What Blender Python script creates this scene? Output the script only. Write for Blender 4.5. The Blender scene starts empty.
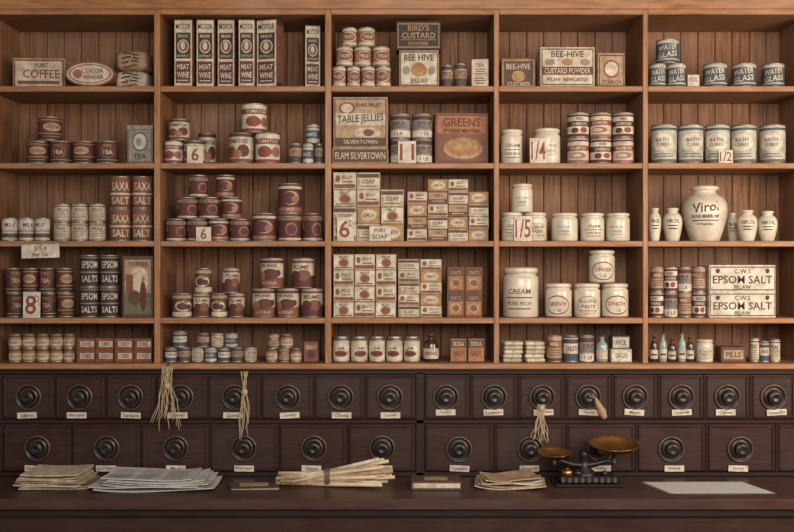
import bpy, bmesh, math, random
from mathutils import Matrix, Vector, Euler
random.seed(7)
S=0.0045; D=4.2; ZC=1.75; CX=397; CY=266
def xo(px,y): return (px-CX)*S*(D+y)/D
def zo(py,y): return ZC+(CY-py)*S*(D+y)/D
SH={1:86,2:163,3:241,4:318,5:363}
def shz(r): return zo(SH[r],0)
sc=bpy.context.scene
sc.view_settings.view_transform='Standard'
sc.view_settings.look='None'
def lin(c,k=1):
    o=[]
    for v in c:
        v/=255.0
        o.append((v/12.92 if v<=.04045 else ((v+.055)/1.055)**2.4)*k)
    return (o[0],o[1],o[2],1)
MATS={}
def mat(name,rgb,rough=.55,metal=0,wear=.28,scale=35,grain=None,trans=0,bump=0,coat=0,k=1,spec=.5,tint=None,lo=.3,hi=.7,streak=0):
    m=bpy.data.materials.new(name); m.use_nodes=True
    nt=m.node_tree; b=nt.nodes['Principled BSDF']
    b.inputs['Roughness'].default_value=rough; b.inputs['Metallic'].default_value=metal
    b.inputs['Specular IOR Level'].default_value=spec
    if trans: b.inputs['Transmission Weight'].default_value=trans
    if coat: b.inputs['Coat Weight'].default_value=coat; b.inputs['Coat Roughness'].default_value=.15
    tc=nt.nodes.new('ShaderNodeTexCoord'); mp=nt.nodes.new('ShaderNodeMapping')
    nt.links.new(tc.outputs['Object'],mp.inputs['Vector'])
    if grain: mp.inputs['Scale'].default_value=grain
    n=nt.nodes.new('ShaderNodeTexNoise'); n.inputs['Scale'].default_value=scale; n.inputs['Detail'].default_value=7
    n.inputs['Roughness'].default_value=.7
    nt.links.new(mp.outputs['Vector'],n.inputs['Vector'])
    r=nt.nodes.new('ShaderNodeMapRange'); r.inputs['From Min'].default_value=lo; r.inputs['From Max'].default_value=hi
    nt.links.new(n.outputs['Fac'],r.inputs['Value'])
    mx=nt.nodes.new('ShaderNodeMix'); mx.data_type='RGBA'; mx.blend_type='MIX'
    base=lin(rgb,k)
    dk=[v*(1-wear) for v in base[:3]]; li=[v*(1+wear*.35) for v in base[:3]]
    if tint:
        tl=lin(tint,k); dk=[a*(1-wear)+b_*wear*.8 for a,b_ in zip(base[:3],tl[:3])]
    mx.inputs[6].default_value=(*dk,1); mx.inputs[7].default_value=(*li,1)
    nt.links.new(r.outputs['Result'],mx.inputs[0])
    out=mx.outputs[2]
    if streak:
        # large-scale dulling (dust / rubbed patches) over the fine grain
        n2=nt.nodes.new('ShaderNodeTexNoise'); n2.inputs['Scale'].default_value=3.2; n2.inputs['Detail'].default_value=4
        nt.links.new(tc.outputs['Object'],n2.inputs['Vector'])
        r2=nt.nodes.new('ShaderNodeMapRange'); r2.inputs['From Min'].default_value=.35; r2.inputs['From Max'].default_value=.7
        r2.inputs['To Min'].default_value=0; r2.inputs['To Max'].default_value=streak
        nt.links.new(n2.outputs['Fac'],r2.inputs['Value'])
        m2=nt.nodes.new('ShaderNodeMix'); m2.data_type='RGBA'
        g=sum(base[:3])/3
        m2.inputs[7].default_value=(base[0]*.7+g*.9,base[1]*.7+g*.85,base[2]*.7+g*.8,1)
        nt.links.new(r2.outputs['Result'],m2.inputs[0]); nt.links.new(out,m2.inputs[6]); out=m2.outputs[2]
    nt.links.new(out,b.inputs['Base Color'])
    if bump:
        bp=nt.nodes.new('ShaderNodeBump'); bp.inputs['Strength'].default_value=bump; bp.inputs['Distance'].default_value=.004
        nt.links.new(n.outputs['Fac'],bp.inputs['Height']); nt.links.new(bp.outputs['Normal'],b.inputs['Normal'])
    MATS[name]=m
def aged(c):
    g=.3*c[0]+.59*c[1]+.11*c[2]
    return ((c[0]*.8+g*.2),(c[1]*.8+g*.2)*.98,(c[2]*.8+g*.2)*.95)
for n,c in dict(cream=(214,198,170),tan=(186,150,112),red=(158,62,50),dred=(102,42,38),maroon=(96,40,48),black=(48,40,38),
    gold=(180,138,84),orange=(184,110,70),brown=(96,66,50),teal=(64,88,98),pale=(188,190,172),silver=(196,194,184),blue=(64,78,100),ivory=(224,212,190),
    pink=(174,102,90),amber=(180,118,60),grey=(148,140,131),rust=(140,80,56),olive=(110,106,82),paper=(200,183,156),dgrey=(78,70,66)).items():
    mat(n,aged(c),rough=.62,k=.8,wear=.6,scale=26,tint=(92,66,48),spec=.3)
mat('news',(206,203,197),.8,wear=.2,k=.72)
mat('stoneware',(218,205,182),.3,wear=.4,scale=14,coat=.2,k=.8,tint=(146,110,74))
mat('steel',(150,140,128),.42,.7,wear=.6,tint=(86,62,44))
mat('brass',(180,134,80),.28,.9,wear=.4,scale=15)
mat('castiron',(34,30,30),.4,.3,wear=.3,k=.9)
mat('ebony',(38,29,27),.3,0,wear=.5,spec=.4,k=.85,scale=20)
mat('knobring',(88,64,50),.36,0,wear=.5,spec=.5,k=.8,scale=20)
mat('glass_clear',(190,205,195),.1,0,wear=.1,trans=.6)
mat('glass_brown',(60,34,22),.12,0,wear=.1,coat=.4)
mat('woodH',(158,106,68),.55,wear=.7,scale=9,grain=(.6,8,8),bump=.25,k=.76,spec=.22,streak=.35)
mat('woodV',(152,101,64),.55,wear=.7,scale=9,grain=(8,8,.6),bump=.25,k=.76,spec=.22,streak=.35)
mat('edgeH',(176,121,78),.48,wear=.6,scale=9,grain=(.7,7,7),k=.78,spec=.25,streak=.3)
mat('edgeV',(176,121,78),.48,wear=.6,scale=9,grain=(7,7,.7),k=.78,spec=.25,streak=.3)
mat('wood_back',(150,102,68),.65,wear=.75,scale=9,grain=(9,9,.5),bump=.3,k=.82,spec=.2,streak=.35)
mat('darkwood',(68,39,31),.46,wear=.65,scale=9,grain=(.8,8,8),bump=.2,k=.7,spec=.26,streak=.45)
mat('darkframe',(48,29,24),.5,wear=.5,scale=9,grain=(.8,8,8),k=.68,spec=.26,streak=.4)
mat('countertop',(80,50,40),.4,wear=.65,scale=9,grain=(.6,6,6),k=.74,spec=.4,streak=.45)
mat('twine',(196,170,134),.9,wear=.4,scale=200,k=.78)
mat('taperwax',(214,192,156),.5,wear=.3,scale=20,k=.8)
mat('wallpaint',(150,130,110),.8,wear=.1)
mat('floorpaint',(110,80,60),.7,wear=.3,scale=5)

class MB:
    def __init__(s): s.v=[];s.f=[];s.m=[];s.sm=[];s.slots=[]
    def mi(s,n):
        if n not in s.slots: s.slots.append(n)
        return s.slots.index(n)
    def add(s,vs,fs,m,smooth=False,M=None):
        o=len(s.v)
        s.v+= [ (M@Vector(v)) if M else Vector(v) for v in vs]
        ms=m if isinstance(m,list) else [m]*len(fs)
        for f,mm in zip(fs,ms):
            s.f.append([o+i for i in f]); s.m.append(s.mi(mm)); s.sm.append(smooth)
    def build(s,name,parent=None):
        xs=[v.x for v in s.v]; ys=[v.y for v in s.v]; zs=[v.z for v in s.v]
        c=Vector(((min(xs)+max(xs))/2,(min(ys)+max(ys))/2,min(zs)))
        me=bpy.data.meshes.new(name); me.from_pydata([v-c for v in s.v],[],s.f)
        for n in s.slots: me.materials.append(MATS[n])
        me.polygons.foreach_set('material_index',s.m); me.polygons.foreach_set('use_smooth',s.sm)
        me.update(); o=bpy.data.objects.new(name,me); o.location=c; sc.collection.objects.link(o)
        if parent:
            o.parent=parent
            o.location=c-parent.location
        return o
def empty(name,loc=(0,0,0)):
    e=bpy.data.objects.new(name,None); e.location=loc; e.empty_display_size=.1; sc.collection.objects.link(e); return e
def cbox(mb,x0,x1,y0,y1,z0,z1,m,b=.0015,M=None,top=None,front=None):
    b=min(b,(x1-x0)*.3,(y1-y0)*.3,(z1-z0)*.3)
    vs=[];
    X=(x0,x1);Y=(y0,y1);Z=(z0,z1)
    idx={}
    for i in (0,1):
        for j in (0,1):
            for k in (0,1):
                sx=b if i==0 else -b; sy=b if j==0 else -b; sz=b if k==0 else -b
                idx[i,j,k]=len(vs)
                vs+= [(X[i],Y[j]+sy,Z[k]+sz),(X[i]+sx,Y[j],Z[k]+sz),(X[i]+sx,Y[j]+sy,Z[k])]
    fs=[];ms=[]
    def A(i,j,k,a): return idx[i,j,k]+a
    for i in (0,1):
        q=[A(i,0,0,0),A(i,1,0,0),A(i,1,1,0),A(i,0,1,0)]; fs.append(q if i==1 else q[::-1]); ms.append(m)
    for j in (0,1):
        q=[A(0,j,0,1),A(1,j,0,1),A(1,j,1,1),A(0,j,1,1)]; fs.append(q if j==0 else q[::-1]); ms.append(front if (front and j==0) else m)
    for k in (0,1):
        q=[A(0,0,k,2),A(1,0,k,2),A(1,1,k,2),A(0,1,k,2)]; fs.append(q if k==1 else q[::-1]); ms.append(top if (top and k==1) else m)
    for j in (0,1):
        for k in (0,1): fs.append([A(0,j,k,1),A(1,j,k,1),A(1,j,k,2),A(0,j,k,2)]); ms.append(front if (front and j==0) else m)
    for i in (0,1):
        for k in (0,1): fs.append([A(i,0,k,0),A(i,1,k,0),A(i,1,k,2),A(i,0,k,2)]); ms.append(m)
    for i in (0,1):
        for j in (0,1): fs.append([A(i,j,0,0),A(i,j,1,0),A(i,j,1,1),A(i,j,0,1)]); ms.append(front if (front and j==0) else m)
    for i in (0,1):
        for j in (0,1):
            for k in (0,1): fs.append([A(i,j,k,0),A(i,j,k,1),A(i,j,k,2)]); ms.append(m)
    mb.add(vs,fs,ms,False,M)
def lathe(mb,prof,M,mats,segs=28,smooth=True):
    vs=[];fs=[];ms=[]
    for r,z in prof:
        r=max(r,1e-5)
        for i in range(segs):
            a=2*math.pi*i/segs; vs.append((r*math.cos(a),r*math.sin(a),z))
    for j in range(len(prof)-1):
        mm=mats[j] if isinstance(mats,list) else mats
        for i in range(segs):
            k=(i+1)%segs
            fs.append([j*segs+i,j*segs+k,(j+1)*segs+k,(j+1)*segs+i]); ms.append(mm)
    mb.add(vs,fs,ms,smooth,M)
def tube(mb,pts,r,m,segs=6):
    pts=[Vector(p) for p in pts]; vs=[];fs=[]
    n=len(pts)
    for i,p in enumerate(pts):
        t=(pts[min(i+1,n-1)]-pts[max(i-1,0)]).normalized()
        a=t.cross(Vector((.3,1,.2))).normalized(); b=t.cross(a)
        rr=r[i] if isinstance(r,list) else r
        for k in range(segs):
            an=2*math.pi*k/segs; vs.append(p+a*math.cos(an)*rr+b*math.sin(an)*rr)
    for i in range(n-1):
        for k in range(segs):
            l=(k+1)%segs; fs.append([i*segs+k,i*segs+l,(i+1)*segs+l,(i+1)*segs+k])
    fs.append(list(range(segs))[::-1]); fs.append([(n-1)*segs+k for k in range(segs)])
    mb.add(vs,fs,m,True)
TX={}
def tmesh(t,bold=.012):
    if t in TX: return TX[t]
    c=bpy.data.curves.new('t','FONT'); c.body=t; c.size=1; c.offset=bold; c.resolution_u=2; c.align_x='CENTER'
    o=bpy.data.objects.new('t',c); me=o.to_mesh()
    vs=[(v.co.x,v.co.y) for v in me.vertices]; fs=[list(p.vertices) for p in me.polygons]
    o.to_mesh_clear(); bpy.data.objects.remove(o); bpy.data.curves.remove(c)
    if not vs: vs=[(0,0),(1,0),(1,1)];fs=[[0,1,2]]
    x0=min(v[0] for v in vs);x1=max(v[0] for v in vs);y0=min(v[1] for v in vs);y1=max(v[1] for v in vs)
    vs=[(v[0]-(x0+x1)/2,v[1]-(y0+y1)/2) for v in vs]
    TX[t]=(vs,fs,x1-x0,y1-y0); return TX[t]
def deco(mb,els,U,H,mp):
    for i,e in enumerate(els):
        off=.0005+.00035*i
        k=e[0]
        if k=='r':
            _,u0,v0,u1,v1,m=e
            n=max(1,int(abs(u1-u0)*10)) if mp.curved else 1
            vs=[];fs=[]
            for q in range(n+1):
                a=(u0+(u1-u0)*q/n)*U
                vs+=[mp(a,v0*H,off),mp(a,v1*H,off)]
            for q in range(n): fs.append([2*q,2*q+2,2*q+3,2*q+1])
            mb.add(vs,fs,m,mp.curved)
        elif k=='e':
            _,uc,vc,ru,rv,m=e; n=12; vs=[];fs=[]
            for q in range(n+1):
                t=-math.cos(math.pi*q/n); a=(uc+ru*t)*U; hh=rv*math.sqrt(max(0,1-t*t))+.0005
                vs+=[mp(a,(vc-hh)*H,off),mp(a,(vc+hh)*H,off)]
            for q in range(n): fs.append([2*q,2*q+2,2*q+3,2*q+1])
            mb.add(vs,fs,m,mp.curved)
        elif k=='t':
            _,t,uc,vc,hv,m,mw=e[:7]; sh=e[7] if len(e)>7 else 0
            if mp.curved: mw=min(mw,1.12)
            vs,fs,w,h=tmesh(t); sy=hv*H/h; sx=sy
            if w*sx>mw*U: sx=mw*U/w
            mb.add([mp(uc*U+x*sx,vc*H+y*sy+sh*x*sx,off) for x,y in vs],fs,m)
def cylmap(cx,cy,z0,R,rot=0):
    rot=rot-.8*cx/D
    def f(a,z,off):
        th=-math.pi/2+rot+a/R; return (cx+(R+off)*math.cos(th),cy+(R+off)*math.sin(th),z0+z)
    f.curved=True; return f
def planemap(M,yf):
    def f(a,z,off): return M@Vector((a,yf-off,z))
    f.curved=False; return f
def fine(m,ys,w=.6):
    return [('r',-w*(1-.2*(i%2)),y,w*(1-.2*(i%2)),y+.028,m) for i,y in enumerate(ys)]
DS={
'tomato':('cream',[('r',-2,0,2,.12,'rust'),('r',-2,.9,2,1,'dred'),('e',-.38,.36,.3,.2,'red'),('e',.32,.4,.32,.22,'dred'),('e',0,.28,.25,.15,'pink'),('e',-.75,.4,.15,.2,'olive'),('t','TOMATOES',0,.74,.15,'black',1.1)]),
'tomato2':('ivory',[('r',-2,0,2,.1,'red'),('r',-2,.64,2,.84,'red'),('e',-.2,.36,.4,.2,'red'),('e',.45,.36,.25,.18,'pink'),('e',-.2,.5,.15,.07,'olive'),('t','TOMATOES',0,.74,.12,'ivory',1.1)]),
'beet':('maroon',[('r',-2,0,2,.07,'cream'),('r',-2,.77,2,.93,'tan'),('e',-.35,.4,.36,.24,'dred'),('e',.3,.42,.34,.25,'pink'),('e',.3,.4,.26,.2,'maroon'),('e',-.35,.4,.26,.16,'maroon'),('e',-.7,.55,.15,.16,'olive'),('t','BEETROOT',0,.85,.11,'maroon',1.1)]),
'beet2':('maroon',[('r',-2,.02,2,.16,'pink'),('r',-2,.84,2,.94,'cream'),('e',0,.5,.5,.26,'tan'),('e',-.1,.5,.4,.22,'maroon'),('e',.25,.46,.2,.14,'pink'),('t','BEET',0,.09,.09,'ivory',.9)]),
'plum':('brown',[('r',-2,0,2,.2,'cream'),('r',-2,.82,2,.96,'tan'),('e',0,.47,.6,.25,'cream'),('e',-.1,.45,.35,.16,'dred'),('e',.3,.42,.2,.13,'maroon'),('t','PLUMS',0,.66,.1,'dred',.9)]),
'plum2':('cream',[('r',-2,0,2,.4,'maroon'),('r',-2,.86,2,.96,'rust'),('e',.2,.42,.4,.2,'rust'),('e',-.3,.42,.3,.17,'dred'),('t','PLUMS',0,.72,.15,'maroon',1.)]),
'peach':('cream',[('r',-2,0,2,.34,'rust'),('r',-2,.86,2,.97,'dred'),('e',.1,.46,.45,.2,'dred'),('e',-.4,.4,.2,.16,'orange'),('e',.5,.5,.2,.12,'maroon'),('t','PRUNES',0,.77,.13,'dred',1.),('t','IN SYRUP',0,.14,.1,'cream',1.)]),
'saxa':('rust',[('r',-2,.0,2,.08,'brown'),('r',-2,.42,2,.48,'cream'),('t','SAXA',0,.7,.28,'cream',1.1),('t','SALT',0,.22,.25,'cream',1.1)]),
'epsomtin':('black',[('r',-2,.44,2,.48,'grey'),('r',-2,.94,2,.97,'grey'),('t','EPSOM',0,.72,.24,'ivory',1.1),('t','SALTS',0,.24,.22,'ivory',1.1)]),
'darkred':('dred',[('r',-2,0,2,.25,'black'),('r',-2,.25,2,.29,'gold'),('r',-2,.88,2,.92,'gold'),('e',0,.58,.5,.2,'tan'),('t','COCOA',0,.58,.14,'black',.8)]+fine('gold',(.12,),.5)),
'blackred':('black',[('r',-2,.62,2,.92,'dred'),('r',-2,.1,2,.14,'gold'),('e',0,.5,.45,.3,'rust'),('e',0,.5,.38,.25,'dred'),('t','TEA',0,.5,.2,'cream',.6),('t','FINEST',0,.84,.1,'gold',.9)]),
'creamtin':('cream',[('r',-2,.0,2,.1,'tan'),('r',-2,.88,2,.94,'brown'),('t','PEAS',0,.68,.22,'brown',.9)]+fine('dgrey',(.48,.38,.28,.18),.55)),
'greytin':('silver',[('r',-2,.55,2,.9,'ivory'),('t','MILK',0,.72,.22,'dred',.9),('r',-2,.1,2,.3,'brown'),('r',-2,.4,2,.43,'brown')]),
'amber':('amber',[('r',-2,.15,2,.65,'cream'),('t','HONEY',0,.42,.3,'brown',1.2),('r',-2,.86,2,1,'brown')]),
'bluegrey':('blue',[('r',-2,.3,2,.72,'ivory'),('t','TABLETS',0,.52,.2,'black',1.3),('r',-2,.9,2,.95,'cream')]),
'browngrey':('dgrey',[('r',-2,.35,2,.8,'tan'),('t','SPICE',0,.6,.22,'black',1.),('r',-.6,.42,.6,.45,'brown')]),
'silvertin':('silver',[('r',-2,.2,2,.7,'teal'),('t','MINTS',0,.45,.22,'ivory',1.),('r',-2,.86,2,.9,'dgrey')]),
'orangetin':('orange',[('r',-2,0,2,.18,'cream'),('r',-2,.85,2,1,'cream'),('e',0,.5,.7,.3,'cream'),('e',0,.5,.62,.25,'rust'),('t','FRUIT',0,.5,.2,'cream',.9)]),
'greyred':('grey',[('r',-2,.78,2,.95,'dred'),('r',-2,0,2,.3,'ivory'),('t','SYRUP',0,.62,.16,'black',1.),('t','1 LB',0,.15,.16,'dred',.7)]+fine('brown',(.48,.4),.55)),
'purplered':('ivory',[('r',-2,.0,2,.12,'maroon'),('r',-2,.45,2,.68,'maroon'),('r',-2,.88,2,.97,'maroon'),('t','CHERRIES',0,.56,.12,'ivory',1.1),('e',-.3,.27,.22,.12,'dred'),('e',.25,.28,.22,.12,'red'),('t','RED',0,.78,.12,'dred',.8)]),
'purple2':('cream',[('r',-2,.0,2,.1,'pink'),('r',-2,.5,2,.72,'red'),('r',-2,.9,2,.97,'maroon'),('t','SALMON',0,.61,.13,'ivory',1.1),('e',0,.29,.5,.13,'pink'),('e',-.1,.29,.3,.08,'cream')]),
'water':('silver',[('r',-2,0,2,.08,'dgrey'),('r',-2,.14,2,.86,'teal'),('t','WATER',0,.67,.26,'ivory',1.12,.14),('t','GLASS',0,.34,.26,'ivory',1.12,.14)]),
'pale':('silver',[('r',-2,.0,2,.08,'olive'),('r',-2,.88,2,.95,'teal'),('r',-1,.3,1,.8,'pale'),('e',0,.55,.6,.24,'ivory'),('t','BATH',0,.62,.1,'teal',.9),('t','CUBES',0,.48,.09,'olive',.9)]+fine('olive',(.14,.21),.55)),
'jarred':('cream',[('r',-2,.15,2,.75,'ivory'),('t','JAM',0,.62,.18,'dred',.9),('e',0,.36,.5,.16,'red'),('e',.1,.36,.3,.1,'dred')]),
'browncream':('tan',[('r',-2,.55,2,.85,'rust'),('t','MALT',0,.7,.16,'cream',1),('r',-2,.0,2,.12,'brown')]+fine('brown',(.44,.34,.24),.55)),
}
def tin(mb,cx,cy,z0,r,h,ds,rot=0):
    e=min(.0045,h*.06); R=r*.972
    body,els=DS[ds]
    M=Matrix.Translation((cx,cy,z0))
    lathe(mb,[(0,0),(r*.98,0),(r,e*.5),(r,e),(R,e*1.4)],M,'steel',segs=28)
    lathe(mb,[(R,e*1.4),(R,h-e*1.4)],M,body,segs=28)
    lathe(mb,[(R,h-e*1.4),(r,h-e),(r,h-e*.4),(r*.98,h),(r*.93,h),(r*.92,h-e),(0,h-e)],M,'steel',segs=28)
    deco(mb,els,R*math.pi/2,h-2.8*e,cylmap(cx,cy,z0+1.4*e,R,rot))
def pot(mb,cx,cy,z0,r,h,els=None,rot=0,lid='stoneware',body='stoneware'):
    M=Matrix.Translation((cx,cy,z0)); R=r*.98
    lathe(mb,[(0,0),(R*.93,0),(R,.006),(R,h*.74),(R*.97,h*.8),(R*.86,h*.84),(R*.86,h*.87)],M,body)
    lathe(mb,[(R*.86,h*.87),(R*.96,h*.875),(R*.97,h*.96),(R*.9,h*.985),(R*.3,h),(0,h)],M,lid)
    if els: deco(mb,els,R*math.pi/2,h*.74,cylmap(cx,cy,z0,R,rot))
POT1=[('e',0,.5,.58,.36,'tan'),('e',0,.5,.54,.33,'ivory'),('t','BLOATER',0,.64,.12,'rust',.95),('t','PASTE',0,.44,.14,'dred',.8),('r',-.4,.26,.4,.29,'rust')]
POT2=[('t','CREAM',0,.7,.14,'dgrey',.9),('r',-.5,.52,.5,.55,'dgrey'),('t','PURE RICH',0,.38,.1,'rust',.9),('r',-.4,.22,.4,.25,'dgrey')]
POT3=[('e',0,.5,.6,.38,'rust'),('e',0,.5,.55,.33,'ivory'),('t','GINGER',0,.55,.15,'red',.95),('t','1 LB',0,.3,.11,'red',.5),('r',-2,.02,2,.06,'rust')]
POT4=[('t','STILTON',0,.66,.12,'grey',.9),('t','CHEESE',0,.46,.12,'grey',.9),('r',-.3,.3,.3,.33,'grey')]
POTS=[POT1,POT2,POT3,POT4]
def bottle(mb,cx,cy,z0,r,h,m,lab=None,cork='brown'):
    M=Matrix.Translation((cx,cy,z0))
    lathe(mb,[(0,0),(r*.9,0),(r,.004),(r,h*.6),(r*.85,h*.7),(r*.42,h*.78),(r*.4,h*.88),(r*.5,h*.89),(r*.5,h*.93)],M,m,20)
    lathe(mb,[(r*.4,h*.93),(r*.36,h),(0,h)],M,cork,14)
    if lab: deco(mb,lab,r*math.pi/2,h*.6,cylmap(cx,cy,z0,r))
def tins(name,row,ds,items,yc=.068,jr=.35,shape='tin'):
    mb=MB(); fac=(D+yc)/D
    for n,it in enumerate(items):
        x0,x1,yt=it[:3]; yb=it[3] if len(it)>3 else None
        cx=xo((x0+x1)/2,yc); r=(x1-x0)/2*S*fac*.985
        z0=shz(row)+.0004 if yb is None else zo(yb,yc)
        h=zo(yt,yc)-z0
        d=ds if isinstance(ds,str) else ds[n%len(ds)]
        rot=random.uniform(-jr,jr)
        if shape=='tin': tin(mb,cx,yc,z0,r,h,d,rot)
        elif shape=='pot': pot(mb,cx,yc,z0,r,h,POTS[d] if d is not None else None,rot*.5)
        elif shape=='glassjar':
            tin(mb,cx,yc,z0,r,h*.86,d,rot)
            lathe(mb,[(r*.8,h*.84),(r*.9,h*.86),(r*.9,h*.98),(r*.82,h),(0,h)],Matrix.Translation((cx,yc,z0)),'steel',20)
    return mb.build(name)
def carton(mb,x0,x1,yt,yb,row,els,body,yf=.02,t=.06,rot=0,side=None,lid=True):
    w=(x1-x0)*S*(D+yf)/D*.985; cx=xo((x0+x1)/2,yf)
    z0=shz(row)+.0004 if yb is None else zo(yb,yf)
    h=zo(yt,yf)-z0
    M=Matrix.Translation((cx,yf+t/2,z0))@Matrix.Rotation(rot,4,'Z')
    cbox(mb,-w/2,w/2,-t/2,t/2,0,h,body,.0015,M)
    if lid:
        cbox(mb,-w/2+.003,w/2-.003,-t/2+.004,-t/2+.006,h-.0005,h+.0006,'brown',.0002,M)
        for s_ in (-1,1):
            cbox(mb,s_*w/2-.0008,s_*w/2+.0008,-t/2+.004,t/2-.004,h*.08,h*.92,side or body,.0002,M)
    deco(mb,els,w/2,h,planemap(M,-t/2))
def ticket(name,x0,x1,yt,row,txt,yf=.002,sub=None,red='red'):
    mb=MB(); w=(x1-x0)*S; h=zo(yt,yf)-shz(row); cx=xo((x0+x1)/2,yf)
    M=Matrix.Translation((cx,yf+.0015,shz(row)+.0004))@Matrix.Rotation(-.04,4,'X')
    cbox(mb,-w/2,w/2,-.001,.001,0,h,'ivory',.0003,M)
    cbox(mb,-w*.1,w*.1,.001,.008,0,.004,'ivory',.0003,M)
    els=[('t',txt,(-.12 if sub else 0),.5,.74,red,1.3 if sub else 1.7)]
    if sub: els.append(('t',sub,.62,.74,.26,red,.45))
    deco(mb,els,w/2,h,planemap(M,-.001)); mb.build(name)

# ---------------- ROOM ----------------
mb=MB(); cbox(mb,-5,5,.40,.46,0,3.6,'wallpaint',.001); mb.build('wall_back')
mb=MB(); cbox(mb,-5,5,-5.5,.46,-.06,0,'floorpaint',.001); mb.build('floor')
mb=MB(); cbox(mb,-5,5,-2.2,.46,3.6,3.66,'wallpaint',.001); mb.build('ceiling')

# ---------------- CABINET ----------------
PL,PR,PT=(-146,951,-30)
L=xo(PL,0); Rr=xo(PR,0); top=zo(PT,0)
kz=zo(476,0)
dv=[(-15,-9),(154,160),(325,331),(494,499),(643,648),(808,814)]
dep=.32
mb=MB()
for a,b in [(PL,PL+4)]+dv+[(PR-4,PR)]:
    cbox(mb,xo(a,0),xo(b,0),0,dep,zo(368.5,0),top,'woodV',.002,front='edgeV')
edges=[PL+4]+[q for p in dv for q in p]+[PR-4]
bays=[(edges[2*i],edges[2*i+1]) for i in range(len(edges)//2)]
for y in (86,163,241,318):
    for a,b in bays:
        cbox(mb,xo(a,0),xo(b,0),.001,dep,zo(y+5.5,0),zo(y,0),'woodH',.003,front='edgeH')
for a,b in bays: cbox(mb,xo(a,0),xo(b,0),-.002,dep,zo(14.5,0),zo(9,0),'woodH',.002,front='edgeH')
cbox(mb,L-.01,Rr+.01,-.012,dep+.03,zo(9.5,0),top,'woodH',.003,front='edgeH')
cbox(mb,L-.03,Rr+.03,-.03,dep+.03,top,top+.03,'woodH',.006,front='edgeH')
w=.083; x=L
while x<Rr-.005:
    x2=min(x+w,Rr); cbox(mb,x+.0015,x2-.0015,dep,dep+.018,zo(368.5,0),top-.02,'wood_back',.003); x=x2
cbox(mb,L,Rr,dep+.018,dep+.03,zo(368.5,0),top-.01,'darkframe',.001)
cbox(mb,L,Rr,-.035,dep,zo(368.5,0),zo(363,0),'woodH',.004,front='edgeH')
mb.build('wall_shelving_unit')
# drawer unit
drw=empty('drawer_cabinet',(0,0,0))
mb=MB(); cbox(mb,L,Rr,.012,dep,kz-.04,zo(368.8,0),'darkframe',.001)
for (a,b,y0,y1) in [(PL,PR,368.8,374),(PL,PR,419.5,423.5),(PL,PR,472,476),(416,424,372,476),(-16,-8,372,476),(806,814,372,476)]:
    cbox(mb,xo(a,0),xo(b,0),-.006,.014,zo(y1,0),zo(y0,0),'darkframe',.002)
mb.build('carcass',drw)
dr=MB(); kn=MB(); lb=MB()
names=['Allspice','Cloves','Nutmeg','Mace','Cassia','Cinnamon','Turmeric','Caraway','Aniseed','Curry Powder','Coriander','White Pepper','Ginger','Sago','Tapioca','Arrowroot','Pimento','Ground Rice']
def drawers(bounds,knobs,y0,y1,ky,ly):
    for i in range(len(bounds)-1):
        a,b=bounds[i]+.8,bounds[i+1]-.8
        cbox(dr,xo(a,0),xo(b,0),-.002,.013,zo(y1-.6,0),zo(y0+.6,0),'darkwood',.003)
        # raised bead around a sunk panel
        A,B,Z0,Z1=xo(a+1.5,0),xo(b-1.5,0),zo(y1-2,0),zo(y0+2,0); q=.009
        cbox(dr,A,B,-.009,.0,Z1-q,Z1,'darkwood',.003); cbox(dr,A,B,-.009,.0,Z0,Z0+q,'darkwood',.003)
        cbox(dr,A,A+q,-.009,.0,Z0,Z1,'darkwood',.003); cbox(dr,B-q,B,-.009,.0,Z0,Z1,'darkwood',.003)
        cbox(dr,xo(b,0),xo(b+1.6,0),-.004,.013,zo(y1,0),zo(y0,0),'darkframe',.002)
    for k in knobs:
        M=Matrix.Translation((xo(k,0),-.0015,zo(ky,0)))@Matrix.Rotation(math.pi/2,4,'X')
        P=[(.060,0),(.060,.006),(.056,.011),(.051,.010),(.047,.004),(.040,.003),(.037,.008),(.033,.009),(.030,.004),(.017,.005),(.013,.014),(.017,.020),(.027,.023),(.030,.028),(.027,.034),(.016,.037),(.010,.034),(0,.033)]
        ms=['ebony']*len(P); ms[1]='knobring'; ms[2]='knobring'; ms[6]='knobring'; ms[13]='knobring'
        lathe(kn,P,M,ms,32)
        M=Matrix.Translation((xo(k+random.uniform(-3,3),0),-.0105,zo(ly,0)))@Matrix.Rotation(random.uniform(-.06,.06),4,'Y')
        W=.044;H=.027
        cbox(lb,-W,W,-.0012,.0012,-H/2,H/2,'ivory',.0004,M)
        M2=M@Matrix.Translation((0,0,-H/2))
        deco(lb,[('t',random.choice(names),0,.5,.55,'black',1.7,.04)],W,H,planemap(M2,-.0012))
drawers([-8,2,55,106,156,208,261,314,365,416],[29,80,131,181,235,288,341,390],374,419.5,397,415)
drawers([-8,3,72,141,210,279,348,416],[38,107,176,244,314,382],423.5,472,448,468)
drawers([424,470,518,565,612,658,704,750,796,806],[446,494,542,588,635,681,727,773],374,419.5,397,412)
drawers([424,494,566,636,706,776,806],[459,530,600,671,740],423.5,472,449,468)
dr.build('drawer_fronts',drw); kn.build('knobs',drw); lb.build('labels',drw)
# counter
cab=empty('shop_counter',(0,0,0))
yF=-.42
t=.046
mb=MB()
cbox(mb,L,Rr,yF,-.011,kz-t,kz,'countertop',.006)
mb.build('counter_top',cab)
mb=MB(); cbox(mb,L+.02,Rr-.02,yF+.03,-.011,0,kz-t-.0005,'darkwood',.003)
cbox(mb,L+.01,Rr-.01,yF+.012,yF+.032,kz-t-.03,kz-t-.0005,'darkframe',.004)
n=8
for i in range(n):
    xa=L+.06+i*(Rr-L-.1)/n
    cbox(mb,xa,xa+(Rr-L-.1)/n-.06,yF+.022,yF+.034,.14,kz-t-.12,'darkwood',.006)
mb.build('counter_base',cab)

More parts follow.
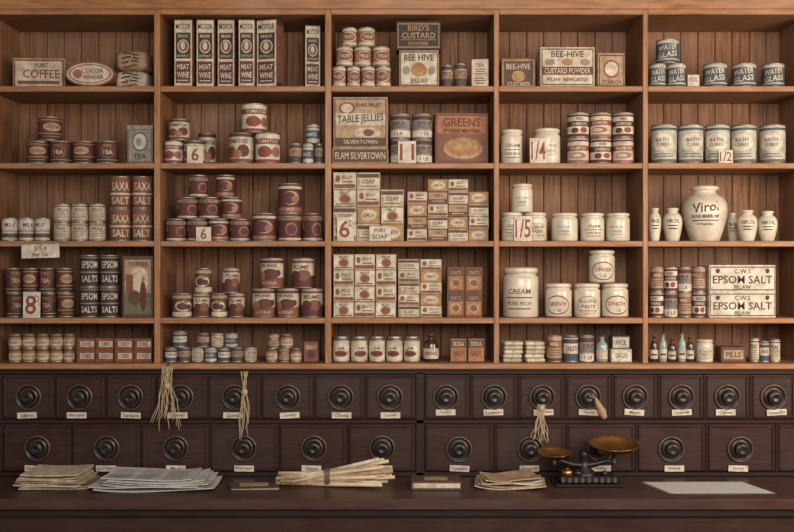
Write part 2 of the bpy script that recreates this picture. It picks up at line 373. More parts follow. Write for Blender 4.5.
# ---------------- BAY 1 ----------------
mb=MB(); carton(mb,12,64,58,None,1,[('r',-.96,.05,.96,.95,'rust'),('r',-.9,.1,.9,.9,'cream'),('t','PURE',.1,.77,.13,'brown',.6),('t','COFFEE',.1,.5,.27,'red',1.4),('r',-.8,.18,.8,.28,'rust')],'tan',yf=.09,t=.14,rot=.05); mb.build('coffee_carton')
def superell(mb,cx,cy,z0,w,d,h,e,m,amp=.0,rot=0,nu=28,nv=14):
    vs=[];fs=[]
    def sp(c,p): return math.copysign(abs(c)**p,c)
    M=Matrix.Translation((cx,cy,z0+h/2))@Matrix.Rotation(rot,4,'Z')
    for j in range(nv+1):
        ph=-math.pi/2+math.pi*j/nv
        for i in range(nu):
            th=2*math.pi*i/nu; k=1+amp*random.uniform(-1,1)
            vs.append((w/2*sp(math.cos(ph),e)*sp(math.cos(th),e)*k,d/2*sp(math.cos(ph),e)*sp(math.sin(th),e)*k,h/2*sp(math.sin(ph),e)))
    for j in range(nv):
        for i in range(nu):
            k=(i+1)%nu; fs.append([j*nu+i,j*nu+k,(j+1)*nu+k,(j+1)*nu+i])
    mb.add(vs,fs,m,True,M)
mb=MB(); yf=.015; cx=xo(90,yf); z0=shz(1)+.0004; h=.115;w=.225
vs=[];fs=[]
N=36
for off,yy in ((1,.0),(1,.012),(.96,.014),(.96,.06)):
    for i in range(N):
        a=2*math.pi*i/N; vs.append((w/2*off*math.cos(a),yy,h/2+h/2*off*math.sin(a)))
for j in range(3):
    for i in range(N):
        k=(i+1)%N; fs.append([j*N+i,j*N+k,(j+1)*N+k,(j+1)*N+i])
fs.append(list(range(N))); fs.append(list(range(3*N,4*N))[::-1])
M=Matrix.Translation((cx,yf,z0)); mb.add(vs,fs,'rust',False,M)
deco(mb,[('e',0,.5,.93,.43,'cream'),('e',0,.5,.86,.38,'red'),('e',0,.5,.8,.34,'cream'),('e',-.5,.5,.18,.18,'pink'),('t','COCOA',.1,.62,.17,'red',.9),('t','POWDER',.15,.36,.14,'brown',.8)],w/2,h,planemap(M,0)); mb.build('oval_cocoa_tin')
mb=MB()
for (x0_,x1_,yt,yb) in [(118,151,67,86),(119,151,47,67)]:
    yc_=.15; fac=(D+yc_)/D; hh=(yb-yt)*S*fac; z0=shz(1)+.0004 if yb==86 else shz(1)+19*S*fac
    xx=xo((x0_+x1_)/2,yc_)
    superell(mb,xx,yc_,z0,(x1_-x0_)*S*fac,.14,hh,.45,'paper' if yb==86 else 'tan',.03)
    for q,c in enumerate(('rust','brown','dred','brown')):
        zz=z0+hh*(.2+.2*q)
        tube(mb,[(xx+.075*math.sin(k)*(1-.15*abs(q-1.5)),yc_-.073*math.cos(k)**.5-.001,zz+.006*math.sin(k*4+q)) for k in (-1.1,-.8,-.4,0,.4,.8,1.1)],.0035,c)
    tube(mb,[(xx+.01*math.sin(k*3),yc_-.074*math.cos(k)**.4-.004,z0+hh*.5+hh*.46*math.sin(k)) for k in (-1.2,-.8,-.4,0,.4,.8,1.2)],.003,'twine')
mb.build('wrapped_grocery_parcels')
tins('cocoa_tins',2,['darkred','darkred','blackred','darkred','blackred'],[(38,62,118,142),(27,49.5,142),(50,72.5,142),(73,95.5,142),(96,119,142)])
mb=MB(); carton(mb,127,153,127,None,2,[('r',-.94,.03,.94,.97,'dgrey'),('r',-.88,.06,.88,.94,'grey'),('e',0,.6,.6,.26,'dgrey'),('e',0,.6,.52,.22,'silver'),('e',-.1,.58,.2,.12,'grey'),('t','TEA',0,.2,.14,'black',1)],'steel',yf=.03,t=.11,lid=False)
cbox(mb,xo(126.6,.03),xo(153.3,.03),.026,.144,zo(130,.03),zo(125,.03),'steel',.002); mb.build('square_tea_tin')
tins('condensed_milk_tins',3,'greytin',[(2,18,218),(19,34.5,218),(35,50,218)],yc=.05)
tins('pea_tins',3,'creamtin',[(a,a+17,204,222.5) for a in (54,71.5,89)]+[(a,a+17,222.5) for a in (54,71.5,89)])
tins('salt_tins',3,'saxa',[(110,131.5,209),(132,153,209),(110,131.5,177,209),(132,153,177,209)],jr=.1)
mb=MB(); M=Matrix.Translation((xo(41,0),-.004,zo(258,0)))@Matrix.Rotation(-.03,4,'Y')
cbox(mb,-.085,.085,-.0015,.0015,0,.062,'ivory',.0005,M)
cbox(mb,-.012,.012,-.002,.004,.058,.072,'steel',.0005,M)
deco(mb,[('t','5½d',0,.7,.36,'black',1.0),('t','Per Tin',0,.26,.28,'black',1.2)],.085,.062,planemap(M,-.0015)); mb.build('shelf_price_card')
ticket('price_ticket',22.8,40,292,4,'8',.003,sub='D')
tins('treacle_tins',4,['blackred','darkred'],[(5.5,22,268,293),(23,39,268,293),(39.5,56,268,293),(56.5,73,268,293),(7,23.4,293),(24,40.5,293),(41,57,293),(57.5,74.5,293)],yc=.07)
tins('epsom_salt_tins',4,'epsomtin',[(80,99.5,287),(100,119.5,287),(80,99.5,255,287),(100,119.5,255,287)],jr=.1)
mb=MB(); carton(mb,122,153.5,256,None,4,[('r',-.95,.02,.95,.98,'brown'),('r',-.85,.06,.85,.94,'tan'),('r',-.85,.06,.85,.4,'olive'),('e',.1,.62,.6,.2,'cream'),('e',-.2,.32,.4,.12,'brown'),('r',-.75,.4,-.3,.7,'rust'),('e',.35,.35,.2,.25,'dred'),('e',.35,.62,.1,.05,'orange'),('t','TOFFEE',0,.87,.07,'dred',1.3)],'brown',yf=.03,t=.1); mb.build('toffee_picture_box')
tins('honey_pots',5,'amber',[(a,a+13.2,334,348) for a in (9,23,36.8,50.4)]+[(a,a+13.2,348) for a in (9,23,36.8,50.4)]+[(64,75,348),(64,75,334,348)],yc=.05)
mb=MB()
for i in range(4):
    for (yt,yb) in ((350.5,None),(338.5,350.5)):
        carton(mb,76.3+i*19,94.4+i*19,yt,yb,5,[('r',-.94,.06,.94,.94,'cream'),('r',-.94,.06,.94,.3,'red'),('r',-.94,.78,.94,.94,'rust'),('r',-.94,.3,-.6,.78,'brown'),('t',['OXO','CUBES'][(i+(yb is None))%2],.1,.54,.32,'dred',1.1)],'rust',yf=.02+.01*(i%2),t=.07)
mb.build('stock_cube_boxes')
# ---------------- BAY 2 ----------------
mb=MB()
for i,(a,b) in enumerate([(174,192.5),(196,214),(217.5,235),(238,254.5),(258,280),(303.5,319)]):
    carton(mb,a,b,19 if i<5 else 25,None,1,[('r',-.95,.02,.95,.98,'cream'),('r',-.8,.42,.8,.8,'black'),('t','MOTOR',0,.89,.085,'black',1.6),('t','BRAND',0,.75,.045,'cream',1.1),('e',0,.6,.62,.1,'cream'),('e',0,.6,.52,.08,'rust'),('e',-.02,.61,.25,.06,'cream'),('t','EXTRACT',0,.46,.035,'cream',1.3),('r',-.8,.06,.8,.38,'dred'),('t','MEAT',0,.3,.075,'ivory',1.3),('t','WINE',0,.18,.085,'ivory',1.3),('r',-.6,.09,.6,.105,'cream')],'dred',yf=.03+.012*(i%3),t=.09,rot=[0,.02,-.02,.03,-.25,.15][i],side='rust')
mb.build('tonic_wine_cartons')
tins('tomato_tins',2,['tomato','tomato2'],[(169,190,120,141.5),(164.5,183.5,141.5),(184,205,141.5)])
tins('tomato_tins',2,'tomato',[(198,216,134)],yc=.19)
tins('large_tomato_tins',2,['tomato2','tomato','tomato2'],[(241,267,105,134),(229,254,134),(255,280.5,134)])
tins('spice_tins',2,['browngrey','silvertin'],[(289,302,144),(302.5,314,144),(314.5,323.5,144),(306,320,125,144)],yc=.05)
ticket('price_ticket',187,203,146,2,'6')
tins('beetroot_tins',3,['beet','beet2','beet'],[(189,208,175.5,197.5),(216,235,175.5,197.5),(177,198,197.5,219),(199,220,197.5,219),(221,242,197.5,219),(166,186.8,219),(187.3,208,219),(208.5,229.5,219),(230,250.5,219)])
tins('large_beetroot_tins',3,['beet2','beet'],[(252,277,213.5),(278,302,213.5),(278,302,184,213.5),(302.6,323,213.5)])
ticket('price_ticket',196,211,227,3,'6')
tins('plum_tins',4,['plum','plum2'],[(195,212,268,293),(222,240,268,293),(172,192.5,293),(193,210.5,293),(211,228,293),(228.5,245,293)])
tins('prune_tins',4,['peach','plum2','peach'],[(260,284,258,288),(291.5,315,258,288),(252,276,288),(276.5,300,288),(300.5,324,288)])
tins('lozenge_tins',5,['bluegrey','browngrey','creamtin','silvertin'],[(173,187,331,347),(197,210,333,347),(211,224,333,347),(225,238,333,347)]+[(165+i*13.2,177.8+i*13.2,347) for i in range(7)],yc=.05)
tins('mustard_tins',5,['amber','browncream'],[(266,278,348),(278.5,290,348),(290.5,302,348),(268,280,334,348),(280.5,293,334,348)],yc=.05)
mb=MB(); carton(mb,303.5,319,341,None,5,[('r',-.9,.06,.9,.94,'rust'),('t','GRAVY',0,.7,.2,'cream',1.5),('e',0,.35,.5,.2,'dred')],'dred',yf=.03,t=.06); mb.build('gravy_powder_box')
# ---------------- BAY 3 ----------------
tins('fruit_salad_tins',1,'orangetin',[(342,357.5,29,48),(358,375,29,48),(336,353.5,48,67.5),(354,371.5,48,67.5),(372,390,48,67.5)]+[(332.5,346.3,67.5),(346.8,360.5,67.5),(361,375.5,67.5),(376,391,67.5)],yc=.06)
mb=MB(); carton(mb,396,441,21,50,1,[('r',-.94,.08,.94,.92,'gold'),('r',-.9,.12,.9,.88,'black'),('t',"BIRD'S",0,.76,.2,'gold',1.1),('t','CUSTARD',0,.5,.2,'tan',1.5),('r',-.8,.34,.8,.36,'gold'),('t','POWDER',0,.22,.12,'gold',1.2)],'black',yf=.03,t=.1); mb.build('custard_powder_box')
mb=MB(); carton(mb,399,439,50.2,None,1,[('r',-.95,.04,.95,.96,'brown'),('r',-.91,.07,.91,.93,'cream'),('e',0,.46,.42,.18,'gold'),('e',0,.54,.3,.13,'amber'),('e',-.65,.45,.18,.12,'grey'),('e',.65,.45,.18,.12,'grey'),('t','BEE HIVE',0,.8,.17,'black',1.5),('t','JELLIES',0,.16,.15,'brown',1.4)],'tan',yf=.028,t=.11); mb.build('jelly_box')
tins('baking_powder_tins',1,'browngrey',[(441.5,453,66),(454,467,64.5)],yc=.05)
mb=MB(); carton(mb,472,489,59,None,1,[('r',-.9,.05,.9,.95,'cream'),('t','TEA',0,.78,.13,'rust',1.2)]+fine('brown',(.62,.54,.46,.3,.22),.7)+[('r',-.5,.12,.5,.16,'rust')],'paper',yf=.03,t=.05,rot=-.1); mb.build('tea_packet')
mb=MB(); carton(mb,332,388.5,148,None,2,[('r',-.97,.08,.97,.92,'brown'),('t','ELAM SILVERTOWN',0,.5,.45,'cream',1.8)],'tan',yf=.02,t=.16)
carton(mb,333,388,97,148,2,[('r',-.96,.03,.96,.97,'brown'),('r',-.92,.05,.92,.95,'tan'),('r',-.92,.05,.92,.2,'brown'),('e',-.5,.78,.3,.12,'rust'),('e',-.5,.78,.22,.09,'cream'),('e',.25,.3,.5,.1,'cream'),('e',.3,.3,.2,.07,'rust'),('r',-.92,.44,.92,.68,'cream'),('t','TABLE JELLIES',0,.56,.19,'black',1.7,.06),('t','PURE FRUIT',.3,.84,.07,'black',.9),('t','SILVERTOWN',0,.12,.08,'cream',1.5)],'tan',yf=.03,t=.13); mb.build('table_jellies_boxes')
tins('syrup_tins',2,'greyred',[(390,411,115,139.5),(411.7,432.5,115,139.5),(390,411,139.5),(411.7,432.5,139.5)])
ticket('price_ticket',398,416,141,2,'11',.003)
mb=MB(); carton(mb,434,488,113,None,2,[('r',-.96,.04,.96,.96,'brown'),('r',-.92,.06,.92,.94,'orange'),('r',-.92,.06,.92,.6,'rust'),('t','GREENS',0,.82,.17,'dred',1.4),('e',.05,.3,.74,.2,'tan'),('e',.05,.34,.68,.18,'amber'),('e',.05,.38,.58,.12,'gold'),('t','SPONGE MIXTURE',0,.65,.07,'black',1.4)],'rust',yf=.05,t=.09,rot=.08); mb.build('sponge_mixture_box')
def grid(name,row,x0,x1,nc,yt,nr,designs,yf=.02,t=.07,skip=()):
    mb=MB(); fac=(D+yf)/D
    zb=shz(row)+.0004; ztop=zo(yt,yf); hh=(ztop-zb)/nr
    for c in range(nc):
        for r in range(nr):
            if (c,r) in skip: continue
            a=x0+(x1-x0)*c/nc+.3; b=x0+(x1-x0)*(c+1)/nc-.3
            w=(b-a)*S*fac; cx=xo((a+b)/2,yf); z=zb+hh*r
            yy=yf+random.uniform(0,.012); M=Matrix.Translation((cx,yy+t/2,z))@Matrix.Rotation(random.uniform(-.02,.02),4,'Z')
            body,els=designs[(c+r*(1 if len(designs)>1 else 0)+(r//2))%len(designs)]
            cbox(mb,-w/2,w/2,-t/2,t/2,0,hh-.0008,body,.0015,M)
            deco(mb,els,w/2,hh,planemap(M,-t/2))
    mb.build(name)
J1=('paper',[('r',-.92,.08,.92,.92,'cream'),('r',-.92,.08,.92,.3,'rust'),('e',-.6,.62,.2,.2,'rust'),('t','JELLY',.2,.68,.24,'brown',1.1),('r',-.2,.4,.7,.46,'brown')])
J2=('tan',[('r',-.92,.08,.92,.92,'ivory'),('e',0,.45,.5,.28,'amber'),('e',0,.45,.4,.2,'rust'),('t','FRUIT',0,.8,.16,'black',1.1),('r',-.8,.12,.8,.18,'brown')])
J3=('paper',[('r',-.95,.08,.95,.9,'cream'),('r',-.95,.68,.95,.9,'brown'),('t','SOAP',0,.46,.26,'brown',1.1),('r',-.7,.16,.7,.22,'rust'),('r',-.9,.1,-.75,.6,'tan')])
J4=('rust',[('r',-.9,.1,.9,.9,'tan'),('t','TABLE',0,.68,.2,'black',1.2),('r',-.9,.12,.9,.36,'dred'),('r',-.6,.2,.6,.26,'cream')])
J5=('amber',[('r',-.92,.08,.92,.92,'gold'),('e',0,.5,.7,.34,'cream'),('t','LEMON',0,.5,.24,'rust',1.)])
grid('jelly_cube_packets',3,333,404,3,172,4,[J1,J3,J5,J2],t=.1,skip=((2,3),))
grid('gelatine_packets',3,407,489,4,179,5,[J1,J4,J3,J5],yf=.04,t=.09,skip=((3,4),(0,4)))
grid('soap_packets',4,333,396.5,3,254,4,[J2,J1],t=.1)
grid('candle_boxes',4,398,442,2,259,5,[J3,J1,J5],yf=.05,t=.1)
G1=('rust',[('r',-.9,.05,.9,.95,'brown'),('r',-.82,.1,.82,.9,'amber'),('r',-.82,.64,.82,.9,'brown'),('e',0,.38,.6,.2,'tan'),('t','OATS',0,.77,.15,'tan',1.2),('e',0,.36,.4,.12,'rust')])
grid('porridge_oat_boxes',4,447,483,2,267,2,[G1],yf=.03,t=.1)
ticket('price_ticket',337,354,217,3,'6',sub='D')
mb=MB(); carton(mb,369,391,226,None,3,[('t','PURE',0,.7,.25,'brown',1.2),('t','SOAP',0,.3,.3,'brown',1.4)],'ivory',yf=.004,t=.006,lid=False); mb.build('display_card')
tins('jam_jars',5,'jarred',[(332.5,350,335.5),(350.6,368,335.5),(368.6,385.5,335.5),(386,403,335.5),(403.6,420.5,335.5)],shape='glassjar')
mb=MB(); bottle(mb,xo(431,.06),.06,shz(5)+.0004,.034,.13,'glass_brown',[('r',-1,.2,1,.8,'cream'),('t','ESSENCE',0,.5,.2,'black',1.2)]); mb.build('essence_bottle')
grid('bicarbonate_boxes',5,450,485,2,338,1,[('brown',[('r',-.9,.05,.9,.95,'orange'),('r',-.9,.6,.9,.92,'brown'),('t','SODA',0,.76,.18,'cream',1.3),('t','SALT',0,.35,.2,'dred',1.2)])],t=.06)
# ---------------- BAY 4 ----------------
BH=[('r',-.96,.04,.96,.96,'brown'),('r',-.92,.07,.92,.93,'cream'),('t','BEE-HIVE',0,.82,.15,'black',1.4),('r',-.92,.3,.92,.5,'dred'),('t','CUSTARD POWDER',0,.4,.14,'cream',1.7),('e',0,.62,.2,.09,'gold'),('e',-.65,.62,.18,.08,'grey'),('e',.65,.62,.18,.08,'grey'),('t','PELAW  NEWCASTLE',0,.18,.09,'brown',1.5)]
mb=MB(); carton(mb,501.5,536,58,None,1,[('r',-.95,.05,.95,.95,'gold'),('r',-.86,.1,.86,.9,'brown'),('t','BEE-HIVE',0,.72,.18,'cream',1.4),('e',0,.4,.4,.18,'gold'),('t','CUSTARD',0,.15,.12,'cream',1.4)],'rust',yf=.06,t=.1,rot=-.03); mb.build('custard_powder_box')
mb=MB(); carton(mb,540,595,47,None,1,BH,'cream',yf=.02,t=.12); mb.build('custard_powder_box')
mb=MB(); carton(mb,597,624.5,53,None,1,[('r',-.93,.05,.93,.95,'brown'),('r',-.85,.09,.85,.91,'tan'),('e',0,.55,.6,.26,'rust'),('e',0,.55,.5,.2,'cream'),('t','STARCH',0,.18,.12,'brown',1.4)],'tan',yf=.06,t=.1,rot=.05); mb.build('starch_box')
tins('cream_pots',2,[1,3],[(500.5,523,130),(533.5,560.5,129)],shape='pot')
ticket('price_ticket',530,547,138,2,'1/4',yf=.001)
tins('cherry_tins',2,['purplered','purple2'],[(567,589,114,139),(589.6,611.4,114,139),(612,634,114,139),(567,589,139),(589.6,611.4,139),(612,634,139)])
tins('paste_pots',3,[3,1,0,3,1,3],[(511,533,184,212.5),(501,523,212.5),(523.6,547,212.5),(551,578,213),(580,604.5,213),(605.5,630,213)],shape='pot')
ticket('price_ticket',514,532,216,3,'1/5',yf=.001)
tins('cheese_crock',4,[1],[(502,539,267)],shape='pot',yc=.1)
tins('ginger_jars',4,[2,0,2],[(545,572,283),(573.5,600.5,283),(601,628.5,283),(588.5,615,250,283)],shape='pot')
mb=MB(); 
for i in range(5):
    for j in range(2):
        zz=shz(5)+.0004+i*.019; xc=xo(512+j*22,.06)
        M=Matrix.Translation((xc,.07,zz))@Matrix.Rotation(random.uniform(-.12,.12),4,'Z')
        cbox(mb,-.043,.043,-.045,.045,0,.017,['paper','cream','ivory'][(i+j)%3],.005,M)
        cbox(mb,-.002,.002,-.0465,.0465,-.0003,.0175,'twine',.0005,M)
mb.build('paper_packets')
tins('pepper_tins',5,['browncream','bluegrey','greyred'],[(546.5,562,335),(563,578,335),(579,594,335)],yc=.055)
mb=MB(); bottle(mb,xo(602,.06),.06,shz(5)+.0004,.026,.12,'glass_clear',[('r',-1,.2,1,.8,'cream')]); mb.build('cordial_bottle')
mb=MB(); carton(mb,611,632,349,None,5,[('r',-.9,.1,.9,.9,'ivory'),('t','SAGO',0,.5,.35,'brown',1.2)],'paper',yf=.03,t=.07)
carton(mb,612,630,336,349,5,[('r',-.9,.1,.9,.9,'pale'),('t','RICE',0,.5,.35,'dred',1.2)],'dgrey',yf=.03,t=.07); mb.build('pudding_cartons')
# ---------------- BAY 5 ----------------
tins('waterglass_tins',1,'water',[(656,679,41,65),(648.8,666,65),(666.5,686,65),(703,727,65),(732,756,65),(762,784,65)],jr=.15)
mb=MB(); carton(mb,687,700,74,None,1,[('r',-.9,.06,.9,.94,'ivory'),('t','EGG',0,.6,.25,'dred',1.2)],'brown',yf=.06,t=.05); mb.build('small_egg_carton')
tins('bath_cube_tins',2,'pale',[(651,676.5,126),(678,703,126),(705,729.5,126),(731,756,126),(760,785,126)],jr=.2)
ticket('price_ticket',719,733,150,2,'1/2',yf=.001)
def urn(mb,cx,cy,z0,r,h,m='stoneware',els=None):
    P=[(0,0),(.62,0),(.66,.02),(.8,.18),(.95,.4),(1,.56),(.97,.68),(.82,.78),(.58,.84),(.5,.87),(.5,.91),(.62,.925),(.64,.96),(.58,.985),(.4,1),(0,1)]
    lathe(mb,[(a*r,b*h) for a,b in P],Matrix.Translation((cx,cy,z0)),m,36)
    if els:
        def f(a,z,off):
            v=z/h
            rr=r
            for i in range(len(P)-1):
                if P[i][1]<=v<=P[i+1][1] and P[i+1][1]>P[i][1]:
                    rr=r*(P[i][0]+(P[i+1][0]-P[i][0])*(v-P[i][1])/(P[i+1][1]-P[i][1])); break
            th=-math.pi/2+a/r-.8*cx/D; return (cx+(rr+off+.0012)*math.cos(th),cy+(rr+off+.0012)*math.sin(th),z0+z)
        f.curved=True
        deco(mb,els,r*math.pi/2,h,f)
mb=MB(); urn(mb,xo(704.5,.13),.13,shz(3)+.0004,22*S*1.03,zo(186,.13)-shz(3),'stoneware',[('t','Virol',0,.6,.17,'black',1.0,.1),('t','BONE MARROW',0,.44,.06,'black',.8),('r',-.4,.36,.4,.375,'black'),('t','A Preparation',0,.3,.05,'black',.7)])
mb.build('stoneware_urn')
mb=MB()
for (a,b,yt,yy) in [(648.8,661,208,.05),(663,682,208,.08),(727,738,213,.18),(738,757,210,.06),(758,777,211,.06)]:
    urn(mb,xo((a+b)/2,yy),yy,shz(3)+.0004,(b-a)/2*S*(D+yy)/D,zo(yt,yy)-shz(3),'stoneware',[('t','VIROL',0,.6,.12,'black',.9),('r',-.35,.45,.35,.48,'black'),('r',-.3,.36,.3,.39,'black')])
mb.build('small_stoneware_jars')
tins('malt_tins',4,['browncream','purplered','greyred'],[(650+i*14,663.4+i*14,267,292) for i in range(4)]+[(650+i*14,663.4+i*14,292) for i in range(4)],yc=.05)
mb=MB()
for (yt,yb) in ((292,None),(265,292)):
    carton(mb,709,776,yt,yb,4,[('r',-.98,.06,.98,.94,'black'),('r',-.96,.1,.96,.9,'ivory'),('t','C.W.S',0,.77,.17,'black',.7),('t','EPSOM SALT',0,.46,.3,'black',1.8),('t','PELAW',0,.18,.14,'black',.7),('e',-.75,.78,.06,.09,'black'),('e',.75,.78,.06,.09,'black')],'ivory',yf=.02,t=.12)
mb.build('epsom_salt_crates')
mb=MB()
for i,(x_,h_,m_) in enumerate([(654,.125,'glass_brown'),(663,.13,'glass_clear'),(672,.11,'glass_brown'),(682,.135,'glass_clear'),(690,.12,'glass_brown')]):
    bottle(mb,xo(x_,.05),.05,shz(5)+.0004,.017,h_,m_,[('r',-1,.2,1,.75,'cream'),('r',-.5,.4,.5,.5,'black')])
mb.build('medicine_bottles')
tins('ointment_pot',5,[0],[(696,713,339)],shape='pot',yc=.06)
mb=MB(); carton(mb,721,746,347,None,5,[('r',-.9,.1,.9,.9,'brown'),('r',-.8,.2,.8,.8,'tan'),('t','PILLS',0,.5,.35,'black',1.2)],'brown',yf=.03,t=.08); mb.build('pill_box')
tins('liniment_tins',5,['creamtin','bluegrey'],[(750,759,338),(759.5,769,341),(770,780,339)],yc=.04)

# ---------------- COUNTER ITEMS ----------------
KD=ZC-kz
KZ=kz+.0004
def yk(py): return D*KD/((py-CY)*S)-D
def sheet(mb,cx,cy,z,w,d,rot,m,th=.002,amp=.003,skew=0,lines=0):
    nx,ny=14,6; vs=[];fs=[]
    M=Matrix.Translation((cx,cy,z))@Matrix.Rotation(rot,4,'Z')
    ph=random.uniform(0,6)
    def zz(u,v): return amp*(.5+.5*math.sin(u*5+ph))*(abs(v-.5)*2)+amp*.8*(abs(u-.5)*2)**4
    for s in (0,1):
        for j in range(ny+1):
            for i in range(nx+1):
                u=i/nx;v=j/ny; vs.append(((u-.5)*w+skew*(v-.5),(v-.5)*d,zz(u,v)+s*th))
    n=(nx+1)*(ny+1)
    for j in range(ny):
        for i in range(nx):
            a=j*(nx+1)+i; q=[a,a+1,a+nx+2,a+nx+1]
            fs.append(q[::-1]); fs.append([n+k for k in q])
    for i in range(nx):
        fs.append([i,i+1,n+i+1,n+i]); a=ny*(nx+1)+i; fs.append([a+1,a,n+a,n+a+1])
    for j in range(ny):
        a=j*(nx+1); fs.append([a+nx+1,a,n+a,n+a+nx+1]); a+=nx; fs.append([a,a+nx+1,n+a+nx+1,n+a])
    mb.add(vs,fs,m,False,M)
    if lines:
        for c in range(3):
            for l in range(lines):
                v=.1+.8*l/lines
                x0=-.45*w+c*.31*w; x1=x0+.27*w*random.uniform(.7,1); y=(v-.5)*d
                vv=[];ff=[]
                for q in range(6):
                    xx=x0+(x1-x0)*q/5; u=xx/w+.5; h_=zz(min(max(u,0),1),v)+th+.0008
                    vv+=[(xx+skew*(v-.5),y-.0018,h_),(xx+skew*(v-.5),y+.0018,h_)]
                for q in range(5): ff.append([2*q,2*q+2,2*q+3,2*q+1])
                mb.add(vv,ff,'grey',False,M)
def ctr(px,py): y=yk(py); return xo(px,y),y
mb=MB(); cx,cy=ctr(58,485)
for i in range(9): sheet(mb,cx+random.uniform(-.012,.012),cy+random.uniform(-.01,.01),KZ+i*.0075,.29-.006*i,.2,random.uniform(-.1,.1),['paper','tan','cream'][i%3],.005,.003)
mb.build('paper_bag_pile')
mb=MB(); cx,cy=ctr(156,486)
for i in range(7): sheet(mb,cx+random.uniform(-.03,.03),cy+random.uniform(-.015,.015),KZ+i*.007,.5-.02*i,.22,random.uniform(-.07,.07),['news','cream','news'][i%3],.004,.008,lines=12 if i==6 else 0)
mb.build('newspaper_pile')
mb=MB(); cx,cy=ctr(254,488)
for i in range(3): sheet(mb,cx,cy,KZ+i*.004,.2,.1,.05*i,['dgrey','paper','dgrey'][i],.003,.001,skew=-.02)
sheet(mb,cx,cy,KZ+.014,.12,.06,.1,'tan',.001,.0005); mb.build('pamphlet_booklets')
mb=MB(); cx,cy=ctr(333,486)
for i in range(21):
    lay=i/21; k=(i*8)%21/10-1
    a=k*.2+random.uniform(-.1,.1); L_=random.uniform(.19,.255)
    r_=.0095
    zb=.012+lay*.06
    sl=random.uniform(-.02,.05)*(lay+.15)
    dx,dy=math.cos(a),math.sin(a); cl=random.uniform(-.025,.025)
    o=k*.02*(1-lay*.5)
    p=[(cx+cl+dx*L_*t_,cy+o+dy*L_*t_*.8,max(KZ+r_+.002,KZ+zb+sl*t_*1.2)) for t_ in (-1,-.5,0,.5,1)]
    tube(mb,p,[r_*.9,r_,r_,r_*.95,r_*.85],['taperwax','cream','taperwax','tan'][i%4],8)
for w_ in (-.03,-.022,-.014):
    tube(mb,[(cx+w_,cy+.046*math.cos(q*math.pi/6),KZ+.045+.04*math.sin(q*math.pi/6)) for q in range(13)],.003,'brown')
mb.build('bundle_of_tapers')
mb=MB(); cx,cy=ctr(436,487)
M=Matrix.Translation((cx,cy,KZ))
cbox(mb,-.105,.105,-.06,.06,0,.006,'dgrey',.002,M); cbox(mb,-.1,.1,-.056,.056,.006,.03,'cream',.003,M); cbox(mb,-.105,.105,-.06,.06,.03,.036,'brown',.002,M)
cbox(mb,-.108,-.1,-.06,.06,.002,.034,'brown',.002,M)
cbox(mb,-.05,.05,-.03,.03,.036,.037,'tan',.0003,M); mb.build('ledger_book')
mb=MB(); cx,cy=ctr(510,486)
for i in range(5): sheet(mb,cx,cy,KZ+i*.008,.3-.02*i,.16,.06*i-.1,['paper','tan','cream','paper','tan'][i],.005,.01)
mb.build('folded_wrapping_paper')
mb=MB(); cx,cy=ctr(707,488.5)
for i in range(2): sheet(mb,cx,cy,KZ+i*.003,.45-.02*i,.2,0,['grey','news'][i],.001,.001,skew=-.06)
mb.build('wrapping_paper_sheets')
sx,sy=ctr(585,484)
e=MB()
def W(px): return xo(px,sy)
cbox(e,W(553),W(620),sy-.07,sy+.07,KZ,kz+.014,'castiron',.004)
cbox(e,W(558),W(615),sy-.055,sy+.055,kz+.014,kz+.045,'castiron',.008)
for i in range(9):
    cbox(e,W(559+i*6.4),W(562.5+i*6.4),sy-.06,sy-.053,kz+.018,kz+.04,'dgrey',.002)
lathe(e,[(.05,0),(.045,.012),(.02,.03),(.016,.07),(.026,.085),(.016,.1),(.0,.11)],Matrix.Translation((W(584),sy,kz+.045)),'castiron',24)
zl=zo(455,sy); zr=zo(449,sy)
bz=kz+.095
tube(e,[(W(554),sy,bz+.0),(W(562),sy,bz+.006),(W(572),sy,bz-.01),(W(584),sy,bz-.014),(W(596),sy,bz-.008),(W(606),sy,bz+.006),(W(614),sy,bz)],[.008,.01,.013,.016,.013,.01,.008],'castiron',10)
for px,zz_,rr in ((554,zl,.025),(614,zr,.035)):
    lathe(e,[(.012,bz-.012),(.014,bz),(.008,bz+.01),(.008,zz_-.02),(rr,zz_-.008),(rr,zz_-.004),(0,zz_-.003)],Matrix.Translation((W(px),sy,0)),'castiron',20)
def dish(mb,cx,cy,z,r,dp,tilt=0,m='brass',sxx=1):
    P=[(0,0),(.45,.04),(.75,.28),(.92,.7),(1,1),(1.03,1.02),(1.03,1.08),(.99,1.08),(.9,.75),(.72,.34),(.43,.1),(0,.06)]
    M=Matrix.Translation((cx,cy,z))@Matrix.Rotation(tilt,4,'X')@Matrix.Diagonal((sxx,1,1,1))
    lathe(mb,[(a*r,b*dp) for a,b in P],M,m,40)
dish(e,W(554),sy,zl-.006,.07,.02,.12)
dish(e,W(614),sy,zr-.008,.098,.034,.16,sxx=1.12)
for i,(r_,h_) in enumerate(((.024,.03),(.019,.024),(.015,.02))):
    pxx=[566,576,603][i]
    lathe(e,[(0,0),(r_,0),(r_,h_*.7),(r_*.7,h_*.8),(r_*.3,h_*.85),(r_*.35,h_*1.05),(0,h_*1.1)],Matrix.Translation((W(pxx),sy-.03,kz+.045)),'castiron' if i else 'brass',20)
e.build('counter_scales')
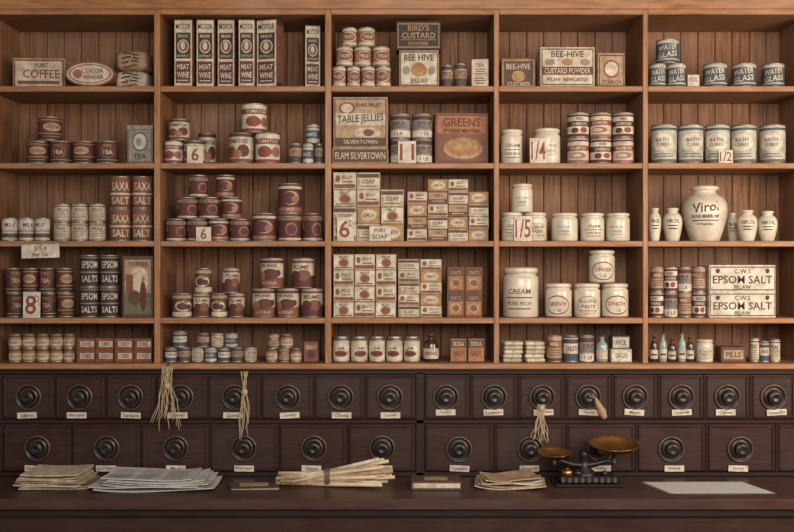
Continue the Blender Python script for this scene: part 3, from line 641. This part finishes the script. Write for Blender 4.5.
def hank(px,pt,pb,spread,n,y=-.055,knot=None):
    mb=MB(); X=xo(px,y); zt=zo(pt,y); zb=zo(pb,y)
    for i in range(n):
        a=random.uniform(-1,1); b_=random.uniform(-1,1); e_=random.uniform(.75,1)
        pts=[]
        for q in range(11):
            t_=q/10; sp=(.25+.75*abs(t_-.3)*1.3)
            pts.append((X+a*spread*sp+.006*math.sin(t_*9+i)+spread*.5*a*t_, y-.012+.010*b_*sp, zt+(zb-zt)*t_*e_))
        tube(mb,pts,.0017,'twine',5)
    kz_=zt+(zb-zt)*(knot or .3)
    lathe(mb,[(.002,-.014),(.012,-.01),(.014,0),(.012,.01),(.002,.014)],Matrix.Translation((X,y-.012,kz_)),'twine',12)
    tube(mb,[(X,y-.012,zt),(X,y+.01,zt+.008),(X,y+.019,zt+.004)],.003,'castiron')
    return mb
hank(168,366,432,.05,16).build('twine_hank')
hank(245,371,440,.018,9).build('twine_hank')
hank(541,404,443,.03,14,y=-.065,knot=.1).build('twine_hank')
mb=MB(); X=xo(600,-.06); 
tube(mb,[(X-.02,-.06,zo(398,-.06)),(X-.008,-.064,zo(405,-.06)),(X+.006,-.066,zo(411,-.06)),(X+.02,-.066,zo(418,-.06))],[.006,.014,.02,.012],'tan',10)
tube(mb,[(X-.02,-.06,zo(398,-.06)),(xo(590,-.05),-.05,zo(396,-.05)),(xo(588,-.05),-.028,zo(393,-.04))],.002,'twine'); mb.build('wooden_scoop')

# ---------------- LIGHT ----------------
wd=bpy.data.worlds.new('World'); sc.world=wd; wd.use_nodes=True
bg=wd.node_tree.nodes['Background']; bg.inputs[0].default_value=(1,.975,.96,1); bg.inputs[1].default_value=.42
def area(name,loc,tgt,sx,sy_,en,col):
    l=bpy.data.lights.new(name,'AREA'); l.shape='RECTANGLE'; l.size=sx; l.size_y=sy_; l.energy=en; l.color=col
    o=bpy.data.objects.new(name,l); o.location=loc; o.rotation_euler=(Vector(tgt)-Vector(loc)).to_track_quat('-Z','Y').to_euler(); sc.collection.objects.link(o)
area('front_key_light',(.6,-3.8,2.6),(0.2,0,1.65),2.4,1.5,122,(1,.955,.9))  # soft key light added in front of the shelves, not an actual window
area('warm_side_light',(2.7,-1.9,2.0),(1.3,0,1.75),1.0,1.2,62,(1,.86,.7))  # warm light added to brighten the right-hand bays, no window modelled
cam=bpy.data.cameras.new('camera'); cam.sensor_width=36; cam.lens=36*D/(794*S)
co=bpy.data.objects.new('camera',cam); co.location=(0,-D,ZC); co.rotation_euler=(math.pi/2,0,0); sc.collection.objects.link(co)
sc.camera=co
